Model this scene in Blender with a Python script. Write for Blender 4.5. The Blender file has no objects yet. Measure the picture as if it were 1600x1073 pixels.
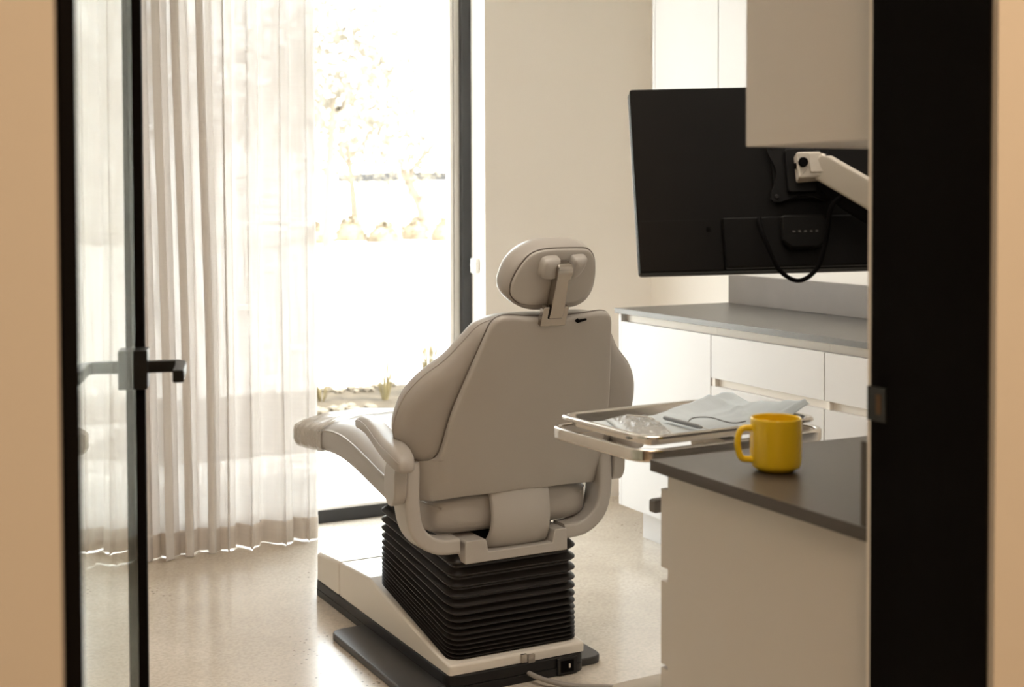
import bpy, bmesh, math, random
from mathutils import Vector, Matrix, noise
random.seed(7)
PI = math.pi
S = bpy.context.scene
COL = S.collection

# ------------------------------------------------------------------ camera
H_CAM, F_PX = 1.33, 2072.2
yaw, pit, roll = 0.47272, 0.030478, -0.0032515
fw = Vector((math.sin(yaw) * math.cos(pit), math.cos(yaw) * math.cos(pit), -math.sin(pit)))
rt = Vector((math.cos(yaw), -math.sin(yaw), 0))
up = rt.cross(fw)
r2 = rt * math.cos(roll) + up * math.sin(roll)
u2 = -rt * math.sin(roll) + up * math.cos(roll)
cam_d = bpy.data.cameras.new('camera')
cam = bpy.data.objects.new('camera', cam_d)
COL.objects.link(cam)
cam.matrix_world = Matrix(((r2.x, u2.x, -fw.x, 0), (r2.y, u2.y, -fw.y, 0), (r2.z, u2.z, -fw.z, H_CAM), (0, 0, 0, 1)))
cam_d.sensor_width = 36
cam_d.lens = 36 * F_PX / 1600
cam_d.shift_y = -(536.5 - 372.7) / 1600
cam_d.clip_start = 0.02
cam_d.dof.use_dof = True
cam_d.dof.focus_distance = 3.3
cam_d.dof.aperture_fstop = 4.6
S.camera = cam

# ------------------------------------------------------------------ light
W = bpy.data.worlds.new('world')
S.world = W
W.use_nodes = True
wn = W.node_tree.nodes
wl = W.node_tree.links
bg = wn['Background']
tc = wn.new('ShaderNodeTexCoord')
sep = wn.new('ShaderNodeSeparateXYZ')
rampw = wn.new('ShaderNodeValToRGB')
rampw.color_ramp.elements[0].position = 0.0
rampw.color_ramp.elements[0].color = (1.0, 0.975, 0.95, 1)
rampw.color_ramp.elements[1].position = 0.8
rampw.color_ramp.elements[1].color = (0.86, 0.93, 1.0, 1)
wl.new(tc.outputs['Generated'], sep.inputs[0])
wl.new(sep.outputs['Z'], rampw.inputs[0])
wl.new(rampw.outputs[0], bg.inputs[0])
bg.inputs[1].default_value = 2.75

sun_d = bpy.data.lights.new('sun', 'SUN')
sun_d.energy = 7
sun_d.angle = math.radians(3)
sun_d.color = (1.0, 0.96, 0.92)
sun = bpy.data.objects.new('sun', sun_d)
COL.objects.link(sun)
sun.rotation_euler = Vector((-0.35, 0.30, -0.85)).to_track_quat('-Z', 'Y').to_euler()

portal_d = bpy.data.lights.new('window_portal', 'AREA')
portal_d.shape = 'RECTANGLE'
portal_d.size = 2.75
portal_d.size_y = 2.65
portal_d.cycles.is_portal = True
portal = bpy.data.objects.new('window_portal', portal_d)
COL.objects.link(portal)
portal.location = (1.07, 5.30, 1.33)
portal.rotation_euler = (math.radians(-90), 0, 0)

lamp_d = bpy.data.lights.new('corridor_lamp', 'AREA')
lamp_d.shape = 'RECTANGLE'
lamp_d.size = 1.6
lamp_d.size_y = 0.5
lamp_d.energy = 14.5
lamp_d.color = (1.0, 0.69, 0.44)
lamp = bpy.data.objects.new('corridor_lamp', lamp_d)
COL.objects.link(lamp)
lamp.location = (1.0, -0.1, 2.62)
room_d = bpy.data.lights.new('added_room_fill', 'AREA')  # added unseen fill light under the ceiling, lifts the whole room
room_d.shape = 'RECTANGLE'
room_d.size = 1.2
room_d.size_y = 0.6
room_d.energy = 5.5
room_d.color = (1.0, 0.90, 0.79)
added_room_fill = bpy.data.objects.new('added_room_fill', room_d)
COL.objects.link(added_room_fill)
added_room_fill.location = (1.4, 2.3, 2.66)

S.view_settings.view_transform = 'Standard'
S.view_settings.look = 'None'
S.view_settings.gamma = 1
S.view_settings.use_curve_mapping = False
S.view_settings.exposure = 2.05
S.cycles.use_denoising = True
S.cycles.max_bounces = 14
S.cycles.diffuse_bounces = 8
S.cycles.transparent_max_bounces = 24
S.cycles.transmission_bounces = 10
S.cycles.sample_clamp_indirect = 8

# ------------------------------------------------------------------ materials
def mat(name, color, rough=0.5, metal=0.0, spec=0.5, coat=0.0, bump=None, var=None, emis=None):
    m = bpy.data.materials.new(name)
    m.use_nodes = True
    nt = m.node_tree
    b = nt.nodes['Principled BSDF']
    b.inputs['Base Color'].default_value = (*color, 1)
    b.inputs['Roughness'].default_value = rough
    b.inputs['Metallic'].default_value = metal
    b.inputs['Specular IOR Level'].default_value = spec
    b.inputs['Coat Weight'].default_value = coat
    if bump or var:
        t = nt.nodes.new('ShaderNodeTexCoord')
    if var:                                   # (scale, amount)
        n = nt.nodes.new('ShaderNodeTexNoise')
        n.inputs['Scale'].default_value = var[0]
        n.inputs['Detail'].default_value = 5
        nt.links.new(t.outputs['Object'], n.inputs['Vector'])
        mx = nt.nodes.new('ShaderNodeMix')
        mx.data_type = 'RGBA'
        nt.links.new(n.outputs['Fac'], mx.inputs['Factor'])
        a = var[1]
        mx.inputs[6].default_value = (*[min(1, c * (1 - a)) for c in color], 1)
        mx.inputs[7].default_value = (*[min(1, c * (1 + a)) for c in color], 1)
        nt.links.new(mx.outputs[2], b.inputs['Base Color'])
    if bump:                                  # (scale, strength, stretch)
        n = nt.nodes.new('ShaderNodeTexNoise')
        n.inputs['Scale'].default_value = bump[0]
        n.inputs['Detail'].default_value = 4
        mp = nt.nodes.new('ShaderNodeMapping')
        if len(bump) > 2:
            mp.inputs['Scale'].default_value = bump[2]
        nt.links.new(t.outputs['Object'], mp.inputs[0])
        nt.links.new(mp.outputs[0], n.inputs['Vector'])
        bp = nt.nodes.new('ShaderNodeBump')
        bp.inputs['Strength'].default_value = bump[1]
        bp.inputs['Distance'].default_value = 0.002
        nt.links.new(n.outputs['Fac'], bp.inputs['Height'])
        nt.links.new(bp.outputs[0], b.inputs['Normal'])
    return m

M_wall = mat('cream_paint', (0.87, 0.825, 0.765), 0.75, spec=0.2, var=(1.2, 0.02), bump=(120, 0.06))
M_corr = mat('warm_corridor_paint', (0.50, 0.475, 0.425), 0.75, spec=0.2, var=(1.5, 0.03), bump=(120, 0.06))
M_ceil = mat('ceiling_paint', (0.86, 0.83, 0.77), 0.85, spec=0.2, var=(1, 0.01))
M_lam = mat('white_laminate', (0.62, 0.597, 0.575), 0.42, spec=0.35, var=(2, 0.012))
M_lam_in = mat('cream_recess_laminate', (0.86, 0.80, 0.72), 0.5, spec=0.3, var=(3, 0.02))
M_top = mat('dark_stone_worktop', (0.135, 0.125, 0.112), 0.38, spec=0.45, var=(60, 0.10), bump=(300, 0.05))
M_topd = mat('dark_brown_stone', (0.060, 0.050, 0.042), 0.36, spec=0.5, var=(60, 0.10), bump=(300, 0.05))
M_splash = mat('brushed_dark_laminate', (0.20, 0.172, 0.15), 0.5, spec=0.3, var=(8, 0.12), bump=(40, 0.1, (1, 1, 12)))
M_black = mat('black_anodised_metal', (0.004, 0.0035, 0.0035), 0.8, spec=0.05, var=(30, 0.1))
M_frame = mat('charcoal_window_frame', (0.022, 0.022, 0.023), 0.4, spec=0.5, var=(30, 0.08))
M_white = mat('white_powder_coat', (0.85, 0.84, 0.81), 0.4, var=(5, 0.01))
M_leather = mat('taupe_vinyl', (0.375, 0.348, 0.318), 0.40, spec=0.45, var=(6, 0.03), bump=(420, 0.12))
M_shell = mat('warm_grey_moulding', (0.405, 0.38, 0.35), 0.36, spec=0.5, coat=0.08, var=(4, 0.015))
M_bodyw = mat('off_white_housing', (0.72, 0.67, 0.60), 0.36, spec=0.5, coat=0.1, var=(4, 0.015))
M_rubber = mat('black_rubber', (0.018, 0.015, 0.0135), 0.40, spec=0.42, var=(40, 0.15), bump=(60, 0.08))
M_base = mat('dark_grey_steel', (0.010, 0.009, 0.009), 0.42, spec=0.3, var=(20, 0.1))
M_plate = mat('grey_painted_plate', (0.042, 0.040, 0.040), 0.34, metal=0.3, var=(20, 0.05))
M_steel = mat('stainless_steel', (0.62, 0.585, 0.54), 0.20, metal=1.0, var=(10, 0.05), bump=(30, 0.05, (1, 18, 1)))
M_bronze = mat('satin_metal', (0.44, 0.40, 0.36), 0.24, metal=1.0, var=(12, 0.08))
M_screen = mat('black_monitor_plastic', (0.0045, 0.004, 0.0035), 0.55, spec=0.15, bump=(500, 0.1), var=(30, 0.1))
M_screen2 = mat('grey_monitor_edge', (0.055, 0.05, 0.05), 0.4, var=(30, 0.1))
M_armw = mat('light_grey_arm', (0.62, 0.57, 0.50), 0.4, var=(6, 0.02))
M_paper = mat('pale_blue_paper', (0.56, 0.62, 0.66), 0.85, spec=0.15, var=(14, 0.05), bump=(160, 0.2))
M_mug = mat('yellow_glaze', (0.80, 0.56, 0.010), 0.26, spec=0.5, coat=0.25, var=(12, 0.04))
M_cable = mat('grey_cable', (0.30, 0.27, 0.24), 0.5, var=(30, 0.1))
M_seam = mat('seam_gap_shade', (0.12, 0.10, 0.085), 0.6, var=(30, 0.1))  # dark tone standing in for shade in the gaps round the mouldings
M_outc = mat('pale_concrete', (0.66, 0.64, 0.60), 0.8, var=(1.5, 0.05))
M_gravel = mat('tan_gravel', (0.040, 0.031, 0.021), 0.9, spec=0.05, var=(9, 0.6))
M_stone = mat('pale_stone', (0.095, 0.078, 0.058), 0.9, spec=0.05, var=(18, 0.25))
M_grass = mat('dry_grass', (0.14, 0.11, 0.055), 0.8, spec=0.05, var=(6, 0.3))
M_leaf = mat('dusty_leaf', (0.17, 0.15, 0.12), 0.85, spec=0.05, var=(3, 0.3))
M_hedge = mat('olive_hedge', (0.16, 0.128, 0.09), 0.85, spec=0.05, var=(2, 0.5))
M_bark = mat('pale_bark', (0.16, 0.13, 0.10), 0.85, spec=0.05, var=(5, 0.25))
M_house = mat('pale_render', (0.66, 0.63, 0.58), 0.8, var=(2, 0.03))
M_roof = mat('grey_roof', (0.035, 0.033, 0.033), 0.7, spec=0.05, var=(4, 0.2))
M_pane = mat('far_window_glass', (0.10, 0.11, 0.12), 0.1)

# polished concrete
def concrete():
    m = bpy.data.materials.new('polished_concrete')
    m.use_nodes = True
    nt = m.node_tree
    N, L = nt.nodes, nt.links
    b = N['Principled BSDF']
    t = N.new('ShaderNodeTexCoord')
    def nz(scale, det=5, rough=.5):
        n = N.new('ShaderNodeTexNoise')
        n.inputs['Scale'].default_value = scale
        n.inputs['Detail'].default_value = det
        n.inputs['Roughness'].default_value = rough
        L.new(t.outputs['Object'], n.inputs['Vector'])
        return n
    def ramp(src, p0, c0, p1, c1):
        r = N.new('ShaderNodeValToRGB')
        r.color_ramp.elements[0].position = p0
        r.color_ramp.elements[0].color = (*c0, 1)
        r.color_ramp.elements[1].position = p1
        r.color_ramp.elements[1].color = (*c1, 1)
        L.new(src, r.inputs[0])
        return r
    n1 = nz(1.4, 8, .6)
    base = ramp(n1.outputs['Fac'], .3, (.52, .45, .365), .7, (.70, .63, .54))
    n2 = nz(90, 3)
    fine = ramp(n2.outputs['Fac'], .35, (.86, .86, .86), .62, (1, 1, 1))
    mul = N.new('ShaderNodeMix'); mul.data_type = 'RGBA'; mul.blend_type = 'MULTIPLY'
    mul.inputs['Factor'].default_value = 1
    L.new(base.outputs[0], mul.inputs[6]); L.new(fine.outputs[0], mul.inputs[7])
    v = N.new('ShaderNodeTexVoronoi'); v.inputs['Scale'].default_value = 48
    L.new(t.outputs['Object'], v.inputs['Vector'])
    dots = ramp(v.outputs['Distance'], .13, (1, 1, 1), .24, (0, 0, 0))
    patch = ramp(nz(2.2, 3).outputs['Fac'], .54, (0, 0, 0), .62, (1, 1, 1))
    sc = N.new('ShaderNodeSeparateColor')
    L.new(v.outputs['Color'], sc.inputs[0])
    pick = ramp(sc.outputs[0], .45, (0, 0, 0), .6, (1, 1, 1))
    m1 = N.new('ShaderNodeMath'); m1.operation = 'MULTIPLY'
    L.new(dots.outputs[0], m1.inputs[0]); L.new(patch.outputs[0], m1.inputs[1])
    m2 = N.new('ShaderNodeMath'); m2.operation = 'MULTIPLY'
    L.new(m1.outputs[0], m2.inputs[0]); L.new(pick.outputs[0], m2.inputs[1])
    mx = N.new('ShaderNodeMix'); mx.data_type = 'RGBA'
    L.new(m2.outputs[0], mx.inputs['Factor']); L.new(mul.outputs[2], mx.inputs[6])
    mx.inputs[7].default_value = (.13, .10, .07, 1)
    L.new(mx.outputs[2], b.inputs['Base Color'])
    rr = ramp(nz(3.5, 4).outputs['Fac'], .3, (.13, .13, .13), .7, (.24, .24, .24))
    L.new(rr.outputs[0], b.inputs['Roughness'])
    b.inputs['Specular IOR Level'].default_value = .62
    bp = N.new('ShaderNodeBump'); bp.inputs['Strength'].default_value = .04; bp.inputs['Distance'].default_value = .004
    L.new(nz(14, 4).outputs['Fac'], bp.inputs['Height']); L.new(bp.outputs[0], b.inputs['Normal'])
    return m
M_floor = concrete()

def glass(name, color, rough=0.0):
    m = bpy.data.materials.new(name)
    m.use_nodes = True
    b = m.node_tree.nodes['Principled BSDF']
    b.inputs['Base Color'].default_value = (*color, 1)
    b.inputs['Roughness'].default_value = rough
    b.inputs['Transmission Weight'].default_value = 1
    b.inputs['IOR'].default_value = 1.45
    return m
M_doorglass = glass('green_tinted_glass', (0.86, 0.93, 0.88))

def thin_glass():
    m = bpy.data.materials.new('clear_window_glass')
    m.use_nodes = True
    nt = m.node_tree; N, L = nt.nodes, nt.links
    N.clear()
    o = N.new('ShaderNodeOutputMaterial'); mx = N.new('ShaderNodeMixShader')
    tr = N.new('ShaderNodeBsdfTransparent'); gl = N.new('ShaderNodeBsdfGlossy')
    tr.inputs[0].default_value = (.96, .98, .97, 1); gl.inputs['Roughness'].default_value = 0
    lw = N.new('ShaderNodeLayerWeight'); lw.inputs['Blend'].default_value = .12
    L.new(lw.outputs['Facing'], mx.inputs[0]); L.new(tr.outputs[0], mx.inputs[1]); L.new(gl.outputs[0], mx.inputs[2])
    L.new(mx.outputs[0], o.inputs[0])
    return m
M_winglass = thin_glass()

def sheer(name, alpha, col, hem=False):
    m = bpy.data.materials.new(name)
    m.use_nodes = True
    nt = m.node_tree; N, L = nt.nodes, nt.links
    N.clear()
    o = N.new('ShaderNodeOutputMaterial')
    t = N.new('ShaderNodeTexCoord')
    def slub(scale):
        mp = N.new('ShaderNodeMapping'); mp.inputs['Scale'].default_value = scale
        n = N.new('ShaderNodeTexNoise'); n.inputs['Scale'].default_value = 1; n.inputs['Detail'].default_value = 3
        L.new(t.outputs['UV'], mp.inputs[0]); L.new(mp.outputs[0], n.inputs['Vector'])
        return n
    a, b = slub((150, 4, 1)), slub((5, 170, 1))
    ad = N.new('ShaderNodeMath'); ad.operation = 'ADD'
    L.new(a.outputs['Fac'], ad.inputs[0]); L.new(b.outputs['Fac'], ad.inputs[1])
    mr = N.new('ShaderNodeMapRange')
    mr.inputs[1].default_value = .7; mr.inputs[2].default_value = 1.3
    mr.inputs[3].default_value = alpha * 2.8; mr.inputs[4].default_value = 0
    L.new(ad.outputs[0], mr.inputs[0])
    tr = N.new('ShaderNodeBsdfTransparent')
    tl = N.new('ShaderNodeBsdfTranslucent'); tl.inputs[0].default_value = (*col, 1)
    df = N.new('ShaderNodeBsdfDiffuse'); df.inputs[0].default_value = (*col, 1)
    m1 = N.new('ShaderNodeMixShader'); m1.inputs[0].default_value = .905
    L.new(tl.outputs[0], m1.inputs[1]); L.new(df.outputs[0], m1.inputs[2])
    m2 = N.new('ShaderNodeMixShader')
    L.new(mr.outputs[0], m2.inputs[0]); L.new(m1.outputs[0], m2.inputs[1]); L.new(tr.outputs[0], m2.inputs[2])
    L.new(m2.outputs[0], o.inputs[0])
    return m
M_sheer = sheer('sheer_linen', .018, (.73, .70, .675))
M_hem = sheer('doubled_linen_hem', .03, (.72, .66, .60))

def plastic_film(col=(.62, .56, .49), fac=.6, nm=''):
    m = bpy.data.materials.new('clear_wrinkled_film')
    m.use_nodes = True
    nt = m.node_tree; N, L = nt.nodes, nt.links
    N.clear()
    o = N.new('ShaderNodeOutputMaterial')
    tr = N.new('ShaderNodeBsdfTransparent'); tr.inputs[0].default_value = (.95, .93, .9, 1)
    pr = N.new('ShaderNodeBsdfPrincipled'); pr.inputs['Base Color'].default_value = (*col, 1); pr.inputs['Roughness'].default_value = .16
    pr.inputs['Specular IOR Level'].default_value = .8
    t = N.new('ShaderNodeTexCoord'); n = N.new('ShaderNodeTexNoise'); n.inputs['Scale'].default_value = 26; n.inputs['Detail'].default_value = 2
    n.inputs['Distortion'].default_value = 1.2
    mp = N.new('ShaderNodeMapping'); mp.inputs['Scale'].default_value = (.6, 2.0, 1)
    bp = N.new('ShaderNodeBump'); bp.inputs['Strength'].default_value = .7; bp.inputs['Distance'].default_value = .008
    L.new(t.outputs['Object'], mp.inputs[0]); L.new(mp.outputs[0], n.inputs['Vector']); L.new(n.outputs['Fac'], bp.inputs['Height']); L.new(bp.outputs[0], pr.inputs['Normal'])
    mx = N.new('ShaderNodeMixShader'); mx.inputs[0].default_value = fac
    L.new(tr.outputs[0], mx.inputs[1]); L.new(pr.outputs[0], mx.inputs[2]); L.new(mx.outputs[0], o.inputs[0])
    return m
M_film = plastic_film()

# ------------------------------------------------------------------ mesh helpers
def link_mesh(name, me, m, parent=None, smooth=35):
    me.validate(); me.update()
    me.materials.append(m)
    if smooth:
        me.shade_smooth()
        me.set_sharp_from_angle(angle=math.radians(smooth))
    o = bpy.data.objects.new(name, me)
    COL.objects.link(o)
    if parent is not None:
        o.parent = parent
    if 1 < smooth <= 60 and len(me.polygons) < 6000:
        wn_ = o.modifiers.new('weighted_normals', 'WEIGHTED_NORMAL')
        wn_.keep_sharp = True
        wn_.weight = 80
    return o

def root_loc(o):
    while o is not None and o.parent is not None:
        o = o.parent
    return o.location if o is not None else Vector((0, 0, 0))

def build(name, bm, m, parent=None, smooth=35, local=False):
    bmesh.ops.recalc_face_normals(bm, faces=bm.faces)
    me = bpy.data.meshes.new(name)
    if parent is not None and not local:
        bmesh.ops.translate(bm, verts=bm.verts, vec=-root_loc(parent))
        o = None
    elif parent is None and not local and bm.verts:
        xs = [v.co for v in bm.verts]
        c = Vector(((min(v.x for v in xs) + max(v.x for v in xs)) / 2, (min(v.y for v in xs) + max(v.y for v in xs)) / 2, min(v.z for v in xs)))
        bmesh.ops.translate(bm, verts=bm.verts, vec=-c)
    else:
        c = None
    bm.to_mesh(me); bm.free()
    o = link_mesh(name, me, m, parent, smooth)
    if parent is None and not local and c is not None:
        o.location = c
    return o

def add_box(bm, x0, x1, y0, y1, z0, z1, bev=0.0, seg=2, rot=None):
    res = bmesh.ops.create_cube(bm, size=1)
    vs = res['verts']
    for v in vs:
        v.co = Vector(((x0 + x1) / 2 + v.co.x * (x1 - x0), (y0 + y1) / 2 + v.co.y * (y1 - y0), (z0 + z1) / 2 + v.co.z * (z1 - z0)))
    if bev > 0:
        es = list({e for v in vs for e in v.link_edges})
        bmesh.ops.bevel(bm, geom=es, offset=bev, segments=seg, affect='EDGES', profile=.5)
    return vs

def box(name, b, m, parent=None, bev=0.0015, seg=2, **k):
    bm = bmesh.new()
    add_box(bm, *b, bev=bev, seg=seg)
    return build(name, bm, m, parent, **k)

def rings(bm, rs, close=True, cap=True, loop=False):
    V = [[bm.verts.new(p) for p in r] for r in rs]
    n = len(V[0])
    pairs = list(zip(V, V[1:]))
    if loop:
        pairs.append((V[-1], V[0]))
    for A, B in pairs:
        for i in range(n if close else n - 1):
            j = (i + 1) % n
            try:
                bm.faces.new((A[i], A[j], B[j], B[i]))
            except ValueError:
                pass
    if cap and not loop:
        for r in (V[0], V[-1]):
            try:
                bm.faces.new(r)
            except ValueError:
                pass
    return V

def round_poly(pts, rad, n=5):
    """pts: list of 2D; rad: number or list -> outline with rounded corners"""
    out = []
    N = len(pts)
    for i, p in enumerate(pts):
        r = rad[i] if isinstance(rad, (list, tuple)) else rad
        p = Vector(p); a = Vector(pts[i - 1]) - p; b = Vector(pts[(i + 1) % N]) - p
        if r <= 0:
            out.append(tuple(p)); continue
        ang = a.angle(b)
        d = min(r / math.tan(ang / 2), a.length * .49, b.length * .49)
        p0, p1 = p + a.normalized() * d, p + b.normalized() * d
        for k in range(n + 1):
            t = k / n
            q = p0 * (1 - t) ** 2 + p * 2 * t * (1 - t) + p1 * t * t
            out.append(tuple(q))
    return out

def catmull(pts, n=6, closed=True):
    N = len(pts); out = []
    rng = range(N if closed else N - 1)
    for i in rng:
        g = lambda k: Vector(pts[k % N] if closed else pts[max(0, min(N - 1, k))])
        p0, p1, p2, p3 = g(i - 1), g(i), g(i + 1), g(i + 2)
        for k in range(n):
            t = k / n
            out.append(0.5 * ((2 * p1) + (-p0 + p2) * t + (2 * p0 - 5 * p1 + 4 * p2 - p3) * t * t + (-p0 + 3 * p1 - 3 * p2 + p3) * t ** 3))
    if not closed:
        out.append(Vector(pts[-1]))
    return out

def inset(poly, d):
    """offset outline inward (positive d) along vertex normals"""
    P = [Vector(p) for p in poly]
    n = len(P)
    area = sum(P[i].x * P[(i + 1) % n].y - P[(i + 1) % n].x * P[i].y for i in range(n))
    sgn = 1 if area > 0 else -1
    out = []
    for i in range(n):
        t = (P[(i + 1) % n] - P[i - 1])
        if t.length < 1e-9:
            out.append(P[i]); continue
        t.normalize()
        nrm = Vector((-t.y, t.x)) * sgn
        out.append(P[i] + nrm * d)
    return out

def slab(bm, poly, h0, h1, mp, bev=0.004, seg=3):
    """outline extruded between h0 and h1, edges rounded by bev; mp(a,b,h)->world"""
    rs = []
    for k in range(seg + 1):
        t = PI / 2 * k / seg
        rs.append([mp(p.x, p.y, h0 + bev * (1 - math.sin(t))) for p in inset(poly, bev * (1 - math.cos(PI / 2 - t)) if False else bev * (1 - math.sin(t)))]) if False else None
    rs = []
    for k in range(seg + 1):
        a = PI / 2 * k / seg
        rs.append([mp(p.x, p.y, h0 + bev * (1 - math.cos(PI / 2 - a + 0) if False else bev and bev * (1 - math.sin(a)) / bev * 1.0)) for p in inset(poly, bev * (1 - math.cos(a)) if False else bev * (1 - math.sin(PI / 2 - (PI / 2 - a))) )]) if False else None
    rs = []
    for k in range(seg + 1):              # rise from the first face to the side
        a = PI / 2 * k / seg
        rs.append([mp(p.x, p.y, h0 + bev * (1 - math.cos(a))) for p in inset(poly, bev * (1 - math.sin(a)))])
    for k in range(seg + 1):
        a = PI / 2 * (1 - k / seg)
        rs.append([mp(p.x, p.y, h1 - bev * (1 - math.cos(a))) for p in inset(poly, bev * (1 - math.sin(a)))])
    return rings(bm, rs)

def pillow(bm, poly, mp, prof, cen):
    """prof: list of (shrink fraction, height) from one pole to the other"""
    c = Vector(cen)
    rs = []
    for f, h in prof:
        rs.append([mp(*(c + (Vector(p) - c) * (1 - f)), h) for p in poly])
    return rings(bm, rs)

def sweep(bm, path, sec, upv=Vector((0, 0, 1)), closed=False, scale=None, cap=True):
    """sec: 2D points (side, up)"""
    P = [Vector(p) for p in path]
    n = len(P); rs = []
    for i in range(n):
        if closed:
            t = P[(i + 1) % n] - P[i - 1]
        else:
            t = P[min(n - 1, i + 1)] - P[max(0, i - 1)]
        t.normalize()
        s = t.cross(upv)
        if s.length < 1e-4:
            s = Vector((1, 0, 0))
        s.normalize(); u = s.cross(t).normalized()
        k = scale[i] if scale else 1
        rs.append([P[i] + s * a * k + u * b * k for a, b in sec])
    return rings(bm, rs, loop=closed, cap=cap)

def circ(r, n=10, ry=None):
    ry = ry or r
    return [(r * math.cos(2 * PI * i / n), ry * math.sin(2 * PI * i / n)) for i in range(n)]

def rrect(w, h, r, n=3):
    return round_poly([(-w / 2, -h / 2), (w / 2, -h / 2), (w / 2, h / 2), (-w / 2, h / 2)], r, n)

def cyl(bm, c, axis, r, h, n=24, bev=0.002):
    axis = Vector(axis).normalized()
    a = axis.orthogonal().normalized(); b = axis.cross(a)
    c = Vector(c)
    rs = []
    for rr, hh in ((r - bev, 0), (r, bev), (r, h - bev), (r - bev, h)):
        rs.append([c + axis * hh + (a * math.cos(2 * PI * i / n) + b * math.sin(2 * PI * i / n)) * rr for i in range(n)])
    return rings(bm, rs)

def lathe(bm, c, prof, n=40):
    c = Vector(c)
    rs = [[c + Vector((r * math.cos(2 * PI * i / n), r * math.sin(2 * PI * i / n), z)) for i in range(n)] for r, z in prof]
    return rings(bm, rs)

def tag(o, label=None, cat=None, group=None, kind=None):
    if label: o['label'] = label
    if cat: o['category'] = cat
    if group: o['group'] = group
    if kind: o['kind'] = kind
    return o

def thing(name, loc, label, cat, group=None, rz=0):
    o = bpy.data.objects.new(name, None)
    o.empty_display_size = .1
    COL.objects.link(o)
    o.location = loc
    o.rotation_euler = (0, 0, rz)
    return tag(o, label, cat, group)

def struct(name, boxes, m, bev=0.0, parent=None):
    bm = bmesh.new()
    for b in boxes:
        add_box(bm, *b, bev=bev)
    o = build(name, bm, m, parent)
    if parent is None:
        tag(o, kind='structure')
    return o

# ------------------------------------------------------------------ room shell
YN0, YN1 = 1.095, 1.311          # doorway wall, corridor face and room face
YW = 5.03                        # window wall, room face
XR = 3.275                       # right wall
CEIL = 2.70
JL, JR = 0.161, 1.182            # wall ends at the doorway
fl = struct('floor', [(-2.4, 3.5, -1.3, 5.235, -.12, 0)], M_floor)
struct('ceiling', [(-2.4, 3.5, -1.3, 5.25, CEIL, CEIL + .15)], M_ceil)
struct('wall_far', [(2.445, 3.5, YW, 5.25, 0, CEIL), (-.8, -.33, YW, 5.25, 0, CEIL), (-.33, 2.445, YW, 5.25, 2.62, CEIL)], M_wall)
struct('wall_right', [(XR, 3.5, 1.311, YW, 0, CEIL)], M_wall)
struct('wall_left', [(-.8, -.6, 1.311, YW, 0, CEIL)], M_wall)
struct('wall_near', [(-.8, JL, YN0 + .1, YN1, 0, CEIL), (JR + .004, 3.5, YN0 + .1, YN1, 0, CEIL), (JL, JR + .004, YN0 + .1, YN1, 2.46, CEIL)], M_wall)
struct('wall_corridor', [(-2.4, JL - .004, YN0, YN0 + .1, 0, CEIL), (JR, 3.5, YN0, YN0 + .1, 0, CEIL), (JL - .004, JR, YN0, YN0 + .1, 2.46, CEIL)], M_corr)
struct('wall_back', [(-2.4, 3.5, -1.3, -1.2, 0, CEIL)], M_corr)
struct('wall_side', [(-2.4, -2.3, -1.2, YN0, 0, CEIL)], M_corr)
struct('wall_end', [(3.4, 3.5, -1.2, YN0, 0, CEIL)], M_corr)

# ------------------------------------------------------------------ window
win = bpy.data.objects.new('window_1', None); COL.objects.link(win); win.location = (1.05, 5.16, 0); tag(win, kind='structure')
wx0, wx1 = -.33, 2.445
bm = bmesh.new()
add_box(bm, wx0, wx1, 5.16, 5.23, 0.001, .052, .002)
add_box(bm, wx0, wx1, 5.16, 5.23, 2.57, 2.62, .002)
add_box(bm, wx0, wx0 + .045, 5.16, 5.23, .052, 2.57, .002)
add_box(bm, wx1 - .044, wx1, 5.16, 5.23, .052, 2.57, .002)
build('window_frame', bm, M_frame, win)
bm = bmesh.new()
add_box(bm, wx1 - .092, wx1 - .075, 5.185, 5.225, .052, 2.57, .002)
add_box(bm, wx1 - .070, wx1 - .044, 5.19, 5.225, .052, 2.57, .002)
add_box(bm, wx0 + .045, wx0 + .09, 5.19, 5.225, .052, 2.57, .002)
add_box(bm, 0.70, 0.745, 5.185, 5.225, .052, 2.57, .002)
build('sash_frame', bm, mat('white_sash', (.85, .83, .79), .4, metal=.0, var=(10, .03)), win)
box('glazing_bead', (wx1 - .075, wx1 - .070, 5.195, 5.225, .052, 2.57), M_black, win, bev=.0005)
box('sill_track', (wx0, wx1, 5.165, 5.2, .0525, .066), M_white, win)
for a, b in ((wx0 + .09, .70), (.745, wx1 - .092)):
    box('window_pane', (a, b, 5.204, 5.208, .062, 2.57), M_winglass, win, bev=0)
# blind chain and its holder on the reveal
ch = thing('blind_chain', (2.436, 5.118, 1.02), 'thin white bead chain hanging down the white window reveal', 'chain')
bm = bmesh.new()
for i in range(150):
    z = 1.03 + i * .0106
    for dx in (0, ):
        bmesh.ops.create_icosphere(bm, subdivisions=1, radius=.0032, matrix=Matrix.Translation((2.430, 5.124, z)))
        bmesh.ops.create_icosphere(bm, subdivisions=1, radius=.0032, matrix=Matrix.Translation((2.430, 5.100, z)))
build('beads', bm, M_white, ch)
bm = bmesh.new()
add_box(bm, 2.424, 2.444, 5.085, 5.135, 1.01, 1.075, .005)
cyl(bm, (2.418, 5.11, 1.045), (1, 0, 0), .014, .008)
build('chain_holder', bm, M_white, ch)

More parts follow.
